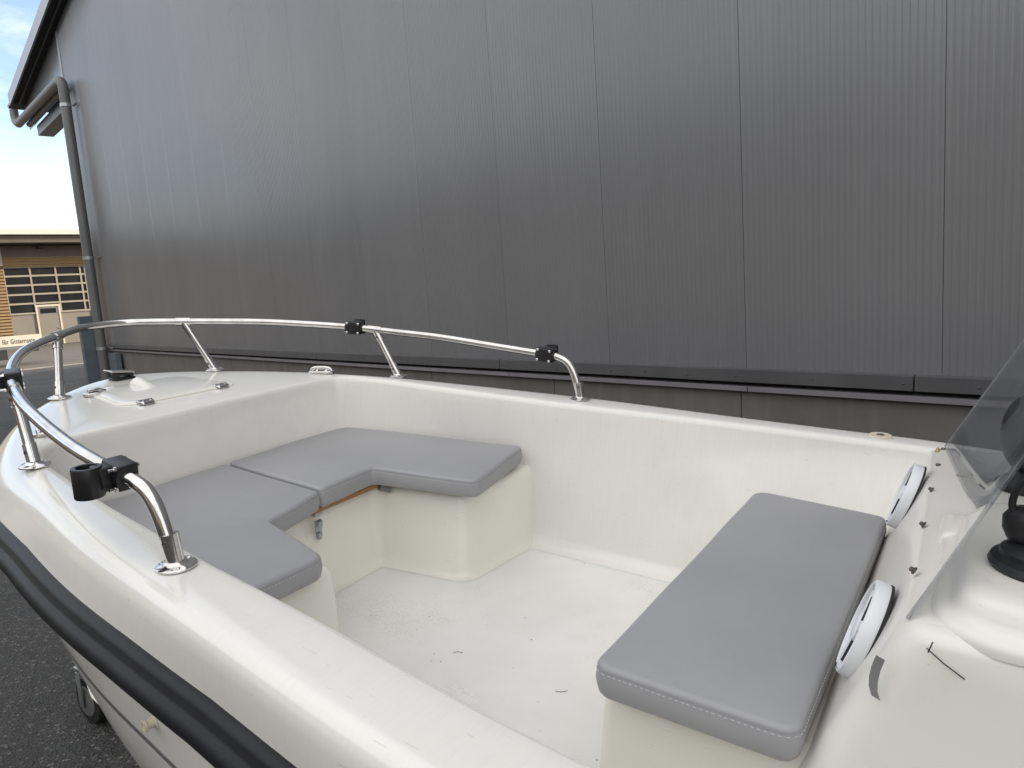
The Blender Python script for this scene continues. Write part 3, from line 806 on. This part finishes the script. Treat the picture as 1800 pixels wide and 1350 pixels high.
# raised hood on the console with a stepped shoulder
hp = [(.018, -.934), (.018, -1.30), (-.02, -1.40), (-.6, -1.42), (-.6, -.934)]
olh = subdivide_outline(round_poly(hp, [.08, .10, .10, .085, .085], 9), .03)
prof = [(0.003, -.492), (.004, -.484), (.002, -.477), (-.004, -.472), (-.012, -.469), (-.018, -.466), (-.022, -.458), (-.026, -.447), (-.032, -.441), (-.042, -.437), (-.06, -.434)]
mb = MB(); mb.loft([[V((p.x + n.x * d, p.y + n.y * d, z)) for p, n in olh] for d, z in prof], True, False, True)
hood = bobj('console_hood', mb, 'gelcoat_console', cons, ang=60)
# moulded blister in front of the screen
mb = MB(); ob = round_poly([(.028, -1.245), (.028, -1.36), (-.03, -1.37), (-.03, -1.245)], .02, 6)
mb.loft([[V((p.x + n.x * d, p.y + n.y * d, z)) for p, n in ob] for d, z in ((.012, -.502), (.004, -.497), (0, -.488), (-.004, -.474), (-.010, -.468), (-.018, -.466))], True, False, True)
bobj('blister', mb, 'gelcoat_console', cons, ang=60)
# screws along the front edge
for (x, y, z) in ((.052, -2.07, -.549), (.054, -1.85, -.530), (.055, -1.60, -.511), (.054, -1.35, -.496), (.052, -1.12, -.484)):
    mb = MB(); mb.lathe((x - .004, y, z), (.85, .1, .5), [(.0062, 0), (.0062, .0018), (.0038, .0026), (.0038, .0065), (.002, .008)], 10)
    bobj('screw', mb, 'bronze_screw', cons)
# speakers on the sloping face
def speaker(c, r):
    ax = V((1, .05, .33)).normalized(); c = V(c)
    mb = MB(); mb.lathe(c, ax, [(r * .98, -.004), (r, 0), (r, .016), (r * .985, .0205), (r * .94, .0225), (r * .90, .021), (r * .885, .016), (r * .885, .006)], 48, False)
    s = bobj('speaker', mb, 'white_plastic', cons)
    mb = MB(); mb.lathe(c + ax * .0005, ax, [(r * 1.015, -.004), (r * 1.015, .0)], 48); bobj('gasket', mb, 'dark_gap', s)
    mb = MB(); mb.lathe(c, ax, [(r * .87, .010), (r * .6, .0145), (r * .3, .0165), (.004, .017)], 40, False)
    u = V((0, 1, 0)); v_ = ax.cross(u)
    g = bobj('grille', mb, 'grille_mesh', s)
    mb = MB()
    for k in range(3):
        a = .5 + 2 * PI * k / 3; d = u * math.cos(a) + v_ * math.sin(a); tt = ax.cross(d)
        Rm = Matrix((d, tt, ax)).transposed()
        mb.bbox(c + d * r * .60 + ax * .0175, (r * .56, .014, .005), Rm, .0015)
    mb.lathe(c, ax, [(r * .30, .014), (r * .30, .020), (r * .25, .0225), (.003, .0235)], 28)
    bobj('grille_spider', mb, 'white_plastic', s)
    for k in range(6):
        mb = MB()
        a0 = .5 + 2 * PI * k / 6 + .12; rows = []
        for j in range(7):
            a = a0 + .6 * j / 6; d = u * math.cos(a) + v_ * math.sin(a)
            rows.append([c + d * r * .99 + ax * .0 + d * .0012 * 0 + ax * .0185 - d * r * .055, c + d * r * .905 + ax * .0226])
        mb.loft(rows, False); bobj('rim_slot', mb, 'dark_gap', s)
m, nt, b = new_mat('grille_mesh')
vec = coords(nt); v = node(nt, 'ShaderNodeTexVoronoi'); v.inputs['Scale'].default_value = 330; v.inputs['Randomness'].default_value = .15
nt.links.new(vec, v.inputs['Vector'])
nt.links.new(ramp(nt, v.outputs['Distance'], [(.2, (.10, .095, .10)), (.34, (.62, .62, .64))]), b.inputs['Base Color']); b.inputs['Roughness'].default_value = .5
speaker((.099, -1.122, -.598), .078)
speaker((.099, -1.775, -.593), .078)
# tape strip, pencil mark, old sealant
mb = MB(); mb.loft([[V((x, -.9285, z)), V((x - .0105, -.9285, z - .004))] for x, z in ((.0735, -.524), (.0775, -.540), (.0795, -.556), (.0790, -.570), (.0750, -.582))], False)
bobj('tape_strip', mb, 'tape', cons)
mb = MB(); mb.tube([(.020, -.9275, -.497), (.0, -.9275, -.512), (-.022, -.9275, -.525)], .0008, 6); mb.tube([(.014, -.9275, -.487), (.018, -.9275, -.502)], .0008, 6)
bobj('pen_mark', mb, 'ink', cons)
mb = MB(); mb.ellipsoid((.012, -1.74, -.522), (.006, .03, .006), 10, 6); bobj('old_sealant', mb, 'sealant', cons)
mb = MB(); mb.ellipsoid((.062, -2.05, -.553), (.006, .03, .012), 10, 6)
bobj('old_sealant', mb, 'sealant', cons)
# windscreen: curved tinted acrylic, raked aft
base = [(.048, -2.12, -.553), (.022, -1.85, -.528), (-.004, -1.62, -.507), (-.026, -1.46, -.49), (-.022, -1.36, -.482), (-.004, -1.22, -.478), (.022, -1.08, -.485), (.045, -.972, -.487)]
topc = [(-.150, -1.895, -.10), (-.185, -1.75, -.09), (-.205, -1.60, -.085), (-.20, -1.47, -.085), (-.185, -1.38, -.085), (-.165, -1.26, -.09), (-.145, -1.15, -.10), (-.13, -1.06, -.12)]
bs = resample(catmull(base, 8), 60); ts_ = resample(catmull(topc, 8), 60)
mb = MB(); rows = []
for a, c in zip(bs, ts_):
    r = []
    for k in range(11):
        t = k / 10; p = a.lerp(c, t); r.append(p)
    rows.append(r)
mb.loft(rows, False)
ws = bobj('windscreen', mb, 'acrylic', ang=80)
sm = ws.modifiers.new('thickness', 'SOLIDIFY'); sm.thickness = .005; sm.offset = 0
ed = [bs[0].lerp(ts_[0], k / 10) for k in range(11)]
mb = MB(); mb.tube(ed, .0022, 8); bobj('polished_edge', mb, 'edge_light', ws)
# black ball mount with cable on the hood
mt = None
c0 = V((-.095, -1.09, -.434))
mb = MB(); mb.lathe(c0, (0, 0, 1), [(.058, 0), (.060, .006), (.057, .013), (.048, .017), (.047, .024), (.036, .032), (.02, .036)], 36)
mt = bobj('ball_mount', mb, 'black_plastic', boat)
mb = MB(); mb.lathe(c0 + V((.015, -.005, .03)), (.3, -.2, 1), [(.018, 0), (.024, .012), (.026, .026), (.022, .042), (.012, .05)], 24); mb.ellipsoid(c0 + V((-.022, .0, .060)), (.033, .030, .030)); bobj('ball', mb, 'black_plastic', mt)
mb = MB(); mb.tube([c0 + V((-.02, 0, .06)), c0 + V((-.03, .0, .11)), c0 + V((-.055, .0, .17))], [.026, .030, .024], 16); mb.bbox(c0 + V((-.05, 0, .135)), (.05, .05, .07), Matrix.Rotation(.5, 3, 'Y'), .012, 3); bobj('clamp_arm', mb, 'black_plastic', mt)
mb = MB(); mb.tube(catmull([c0 + V((.02, .0, .055)), c0 + V((.038, -.004, .075)), c0 + V((.034, -.006, .105)), c0 + V((.014, -.004, .130)), c0 + V((-.01, 0, .145)), c0 + V((-.04, 0, .15))], 6), .0045, 10); bobj('cable', mb, 'black_cable', mt)

c1 = V((-.105, -1.70, -.512))  # added black solid, stands in for the dark reflection in the windscreen
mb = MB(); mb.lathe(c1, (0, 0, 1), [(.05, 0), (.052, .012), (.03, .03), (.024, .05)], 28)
refl_ = bobj('reflection_pod', mb, 'black_plastic')
mb = MB(); mb.ellipsoid(c1 + V((0, 0, .115)), (.052, .062, .082), 24, 14, Matrix.Rotation(.3, 3, 'X')); bobj('reflection_pod_top', mb, 'black_plastic', refl_)
# ---- bow rail
def Yp(s, h): return YC + s * h
rail_pts = []
sideA = [(1.078, .712, -.512), (1.088, .713, -.475), (1.105, .7145, -.425), (1.128, .716, -.392), (1.165, .7175, -.377), (1.211, .719, -.371), (1.40, .703, -.353), (1.62, .668, -.328), (1.80, .624, -.312), (1.956, .572, -.296), (2.12, .502, -.283), (2.28, .410, -.271), (2.40, .312, -.264), (2.491, .220, -.258), (2.58, .13, -.2535), (2.62, .06, -.2515)]
rp = [V((x, YC - .004 + h, z)) for x, h, z in sideA] + [V((x, YC - .004 - h, z)) for x, h, z in sideA[::-1]]
rail = catmull(rp, 6)
mb = MB(); mb.tube(rail, .0127, 18); rl = bobj('bow_rail', mb, 'stainless')
def near_rail(p): return min(rail, key=lambda q_: (q_ - V(p)).length)
def rail_t(p):
    i = min(range(len(rail)), key=lambda k: (rail[k] - V(p)).length)
    return (rail[min(i + 1, len(rail) - 1)] - rail[max(0, i - 1)]).normalized()
def flange(p):
    mb = MB(); p = V(p)
    mb.lathe(p, (0, 0, 1), [(.033, -.001), (.033, .0015), (.030, .0035), (.022, .0045), (.018, .007), (.0160, .010)], 30)
    for k in range(3):
        a = 2 * PI * k / 3 + .6
        mb.ellipsoid(p + V((.0255 * math.cos(a), .0255 * math.sin(a), .0042)), (.0040, .0040, .0016), 10, 5)
    return mb
for s in (1, -1):
    for i, (bx, bh, tx, th) in enumerate(((1.79, .616, 1.885, .598), (2.41, .276, 2.491, .222))):
        b_ = V((bx, YC - .004 + s * bh, zs_(bx) + .002)); t_ = near_rail((tx, YC - .004 + s * th, -.3))
        d = (t_ - b_).normalized(); L = (t_ - b_).length
        mb = MB(); mb.tube([b_ + d * .004, t_], .0122, 16)
        mb.tube([b_ + d * .006, b_ + d * .052], .0146, 16)
        mb.tube([t_ - d * .045, t_ - d * .004], .0146, 16)
        tt = rail_t(t_); mb.tube([t_ - tt * .026, t_ + tt * .026], .0152, 18)
        st = bobj('stanchion', mb, 'stainless')
        bobj('base_flange', flange(b_), 'stainless', st)
        for q_ in (b_ + d * .032, t_ - d * .03):
            ax = V((-.3, 1, 0)); ax = (ax - d * ax.dot(d)).normalized(); mb = MB()
            mb.lathe(q_ + ax * .0138, ax, [(.0045, 0), (.0045, .0018), (.002, .0018), (.002, .0006)], 12)
            bobj('set_screw', mb, 'bronze_screw', st)
    b_ = V((1.078, YC - .004 + s * .712, zs_(1.078) + .002))
    d = V((.15, s * .02, 1)).normalized()
    mb = MB(); mb.tube([b_ + d * .004, b_ + d * .055], .0148, 18); sl = bobj('rail_socket', mb, 'stainless')
    bobj('base_flange', flange(b_), 'stainless', sl)
    mb = MB(); ax = V((-.35, 1, 0)); ax = (ax - d * ax.dot(d)).normalized()
    mb.lathe(b_ + d * .042 + ax * .0140, ax, [(.0048, 0), (.0048, .002), (.0022, .002), (.0022, .0006)], 14); bobj('set_screw', mb, 'bronze_screw', sl)
# black rod-holder clamps on the rail
for s in (1, -1):
    for (x, h, z) in ((1.213, .719, -.371), (1.956, .572, -.296)):
        p = near_rail((x, YC - .004 + s * h, z)); t = rail_t(p)
        if t.x < 0: t = -t
        o_ = V((0, 0, 1)).cross(t).normalized() * s            # outboard
        u = t.cross(o_).normalized()
        if u.z < 0: u = -u
        Rm = Matrix((t, o_, u)).transposed()
        mb = MB(); mb.bbox(p - o_ * .004, (.058, .036, .046), Rm, .004, 3)
        mb.bbox(p + o_ * .026, (.030, .030, .044), Rm, .004, 3)
        mb.tube([p - t * .033, p + t * .033], .0185, 20)
        vz = V((0, 0, 1)); cc = p + o_ * .047 + t * .004 - vz * .002
        mb.lathe(cc, vz, [(.0165, -.026), (.0225, -.026), (.0235, -.024), (.0235, .024), (.0225, .026), (.0165, .026), (.016, .02), (.016, -.02), (.0165, -.026)], 28, False)
        mb.lathe(cc, vz, [(.016, -.012), (.001, -.012)], 20, False)
        cl = bobj('rail_clamp', mb, 'black_plastic')
        for a in (-1, 1):
            for c in (-1, 1):
                q_ = p + t * .022 * a + u * .017 * c
                mb = MB(); mb.lathe(q_ - o_ * .022, -o_, [(.0045, 0), (.0045, .002), (.003, .0035), (.001, .004)], 10)
                bobj('clamp_bolt', mb, 'stainless', cl)
                if a < 0:
                    mb = MB(); mb.lathe(q_ + o_ * .013, o_, [(.0052, 0), (.0052, .004), (.0030, .004), (.0030, .013), (.001, .0135)], 10)
                    bobj('clamp_nut', mb, 'stainless', cl)

# ---- foredeck fittings
def deck_z(x, y): return zs_(x) + .0045
hl = [(2.140, -1.095), (2.133, -1.478), (2.395, -1.43), (2.405, -1.125)]
olh = round_poly(hl, [.045, .03, .07, .07], 8)
mb = MB(); c = V((2.27, -1.28))
mb.loft([[V((p.x + n.x * d, p.y + n.y * d, deck_z(p.x, p.y) + z)) for p, n in olh] for d, z in ((.014, -.012), (.013, .0015), (.010, .0035), (.0045, .004), (.003, .001), (.0015, -.001))], True)
bobj('hatch_rim', mb, 'gelcoat_liner')
mb = MB()
mb.loft([[V((p.x + n.x * d, p.y + n.y * d, deck_z(p.x, p.y) + z)) for p, n in olh] for d, z in ((.0015, -.006), (.0005, .003), (-.003, .006), (-.008, .007))], True, False, True)
ht = bobj('foredeck_hatch', mb, 'gelcoat')
mb = MB()
rws = []
for k in range(9):
    t = k / 8; x = 2.365 - .085 * t; hgt = .024 * (1 - t) ** .7 + .0005; wd_ = .030 - .010 * t
    rws.append([V((x, -1.268 + wd_ * math.cos(a), deck_z(x, 0) + .006 + hgt * math.sin(a))) for a in [PI * j / 10 for j in range(11)]])
mb.loft(rws, False); mb.face([mb.v(p) for p in rws[0]]); bobj('finger_bulge', mb, 'gelcoat', ht, ang=60)
for (x, y) in ((2.122, -1.152), (2.133, -1.421)):
    mb = MB(); z = deck_z(x, y)
    oh_ = round_poly([(x - .020, y - .024), (x + .020, y - .024), (x + .020, y + .024), (x - .020, y + .024)], .012, 5)
    mb.loft([[V((p.x + n.x * d, p.y + n.y * d, z + zz)) for p, n in oh_] for d, zz in ((0, 0), (0, .007), (-.002, .010), (-.006, .0105))], True, False, True)
    mb.tube([(x, y - .022, z + .0105), (x, y + .022, z + .0105)], .0035, 10)
    for dx in (-.011, .011):
        for dy in (-.012, .012): mb.ellipsoid((x + dx, y + dy, z + .0105), (.0045, .0045, .002), 10, 5)
    bobj('hinge', mb, 'stainless', ht)
mb = MB(); x, y = 2.352, -1.112; z = deck_z(x, y)
ol_ = round_poly([(x - .018, y - .022), (x + .018, y - .022), (x + .018, y + .028), (x - .018, y + .028)], .01, 5)
mb.loft([[V((p.x + n.x * d, p.y + n.y * d, z + zz)) for p, n in ol_] for d, zz in ((0, .0), (0, .008), (-.003, .010))], True, False, True)
mb.bbox((x, y - .004, z + .015), (.012, .040, .010), None, .003); mb.tube([(x, y - .025, z + .013), (x, y - .04, z + .009)], .005, 10)
bobj('hatch_latch', mb, 'stainless', ht)
# bow chock: black throat with a chromed lip plate
mb = MB(); x, y = 2.525, -1.30; z = deck_z(x, y) - .004
mb.bbox((x, y, z + .004), (.05, .072, .010), None, .003); mb.bbox((x, y - .024, z + .014), (.042, .014, .020), None, .004); mb.bbox((x, y + .024, z + .014), (.042, .014, .020), None, .004)
mb.bbox((x, y, z + .022), (.042, .058, .007), None, .003)
ck_ = bobj('bow_chock', mb, 'black_plastic')
mb = MB(); mb.bbox((x + .004, y + .006, z + .030), (.056, .084, .007), Matrix.Rotation(.14, 3, 'X'), .003, 3); bobj('lip_plate', mb, 'stainless', ck_)
# pop-up cleats
for (x, y, r) in ((2.055, -.825, .42), (2.055, -1.797, -.42)):
    z = deck_z(x, y) - .004; mb = MB(); Rm = Matrix.Rotation(r * -1, 3, 'Z')
    ol_ = round_poly([(-.05, -.022), (.05, -.022), (.05, .022), (-.05, .022)], .02, 6)
    mb.loft([[V((x, y, z)) + Rm @ V((p.x + n.x * d, p.y + n.y * d, zz)) for p, n in ol_] for d, zz in ((0, 0), (0, .007), (-.003, .010), (-.008, .011))], True, False, True)
    pth = [V((x, y, z)) + Rm @ V(q_) for q_ in ((-.040, 0, .008), (-.035, 0, .016), (-.020, 0, .0205), (.020, 0, .0205), (.035, 0, .016), (.040, 0, .008))]
    mb.tube(catmull(pth, 5), [.0075] * 26, 12)
    for dx in (-.018, .018): mb.lathe(V((x, y, z)) + Rm @ V((dx, 0, .009)), (0, 0, 1), [(.010, 0), (.008, .006), (.0065, .014)], 12)
    bobj('deck_cleat', mb, 'stainless')
# filler plug on the starboard gunwale
mb = MB(); x, y = .205, -2.158; z = zs_(x) - .0005
mb.lathe((x, y, z), (0, 0, 1), [(.030, 0), (.030, .004), (.027, .006), (.012, .0055), (.011, .002)], 24); pg = bobj('filler_plug', mb, 'ivory_plastic')
mb = MB(); mb.lathe((x, y, z), (0, 0, 1), [(.011, .003), (.008, .0075), (.002, .008)], 12); bobj('plug_screw', mb, 'bronze_screw', pg)
# through-hull spout below the rub rail on the near side
iw = min(range(60), key=lambda k: abs(outer[k].x - 1.005))
pp = hull_pt(iw, .135); nn_ = V((no[iw].x, no[iw].y, -.05)).normalized()
mb = MB(); mb.lathe(pp - nn_ * .004, nn_, [(.014, 0), (.014, .005), (.009, .007), (.0075, .016), (.0105, .018), (.0105, .022), (.006, .022), (.0055, .010)], 20, False)
bobj('drain_spout', mb, 'ivory_plastic')

def floor_world(x, y): return b2w((x, y, ZF + .0025))
for k, pts in enumerate((((1.01, -1.228), (1.002, -1.236), (.990, -1.240)), ((.72, -1.225), (.708, -1.229), (.697, -1.240)))):
    w0 = floor_world(*pts[0]); mb = MB(); mb.tube(catmull([floor_world(*p) for p in pts], 4), .0006, 5)
    o_b = obj('bristle', mb, 'black_cable', None, True, 35, w0); o_b.location = w0
    tag(o_b, 'short dark loose bristle lying on the white cockpit floor', 'bristle', 'loose bristles on the cockpit floor')
# ---- road trailer under the boat
P1 = b2w((2.3, -1.3, 0)); 
tr = tag(empty('boat_trailer', (b2w(P0).x, b2w(P0).y, 0), Matrix.Rotation(_y, 3, 'Z')), 'galvanised boat trailer under the hull with black rubber jockey wheel', 'boat trailer')
TO = V((b2w(P0).x, b2w(P0).y, 0)); TR = Matrix.Rotation(_y + PI / 2, 3, 'Z')     # x forward to the bow
def tpt(x, y, z): return TO + TR @ V((x, y, z))
tr.matrix_world = Matrix.Translation(TO)
def tobj(name, mb, mat, parent=tr, smooth=True): return obj(name, mb, mat, parent, smooth, 35, TO)
mb = MB(); mb.bbox(tpt(.1, 0, .30), (4.3, .10, .10), TR, .008); dbar = tobj('drawbar', mb, 'galv')
for sy in (-.55, .55):
    mb = MB(); mb.bbox(tpt(-.6, sy, .30), (2.4, .06, .08), TR, .006); tobj('side_rail', mb, 'galv')
for sx in (-1.6, -.2):
    mb = MB(); mb.bbox(tpt(sx, 0, .30), (.06, 1.16, .06), TR, .006); tobj('crossmember', mb, 'galv')
mb = MB(); mb.tube([tpt(-.9, -.75, .22), tpt(-.9, .75, .22)], .03, 12); tobj('axle', mb, 'galv')
for sy in (-.82, .82):
    mb = MB(); mb.lathe(tpt(-.9, sy - .08, .28), TR @ V((0, 1, 0)), [(.17, 0), (.26, .0), (.28, .03), (.28, .13), (.26, .16), (.17, .16)], 30); wl = tobj('wheel', mb, 'tyre')
    mb = MB(); mb.lathe(tpt(-.9, sy - .082, .28), TR @ V((0, 1, 0)), [(.05, 0), (.165, .01), (.168, .155), (.05, .164)], 24); tobj('rim', mb, 'galv', wl)
for sy in (-.3, .3):
    mb = MB(); mb.bbox(tpt(-.6, sy, .395), (1.6, .07, .09), TR, .012); tobj('bunk', mb, 'bunk_grey')
# jockey wheel at the drawbar
JX, JY = JW = (1.60, .10)
mb = MB(); ax = TR @ V((0, 1, 0)); cj = V((-1.80, 2.735, .10))
mb.lathe(cj - ax * .035, ax, [(.06, 0), (.092, .004), (.099, .014), (.100, .035), (.099, .056), (.092, .066), (.06, .07)], 30)
jw = tobj('jockey_wheel', mb, 'tyre')
mb = MB(); mb.lathe(cj - ax * .037, ax, [(.02, -.006), (.062, 0), (.066, .008), (.066, .066), (.062, .074), (.02, .08)], 24); tobj('wheel_rim', mb, 'zinc_pipe', jw)
mb = MB(); mb.bbox(cj + ax * .052 + V((0, 0, .06)), (.03, .006, .15), TR, .002); mb.bbox(cj - ax * .052 + V((0, 0, .06)), (.03, .006, .15), TR, .003); mb.bbox(cj + V((0, 0, .15)), (.05, .112, .010), TR, .003)
tobj('wheel_fork', mb, 'galv', jw)
mb = MB(); mb.tube([cj + V((0, 0, .15)), cj + V((0, 0, .55))], .024, 14); mb.bbox(cj - ax * .1 + V((0, 0, .2)), (.07, .2, .06), TR, .005); tobj('jockey_post', mb, 'galv')
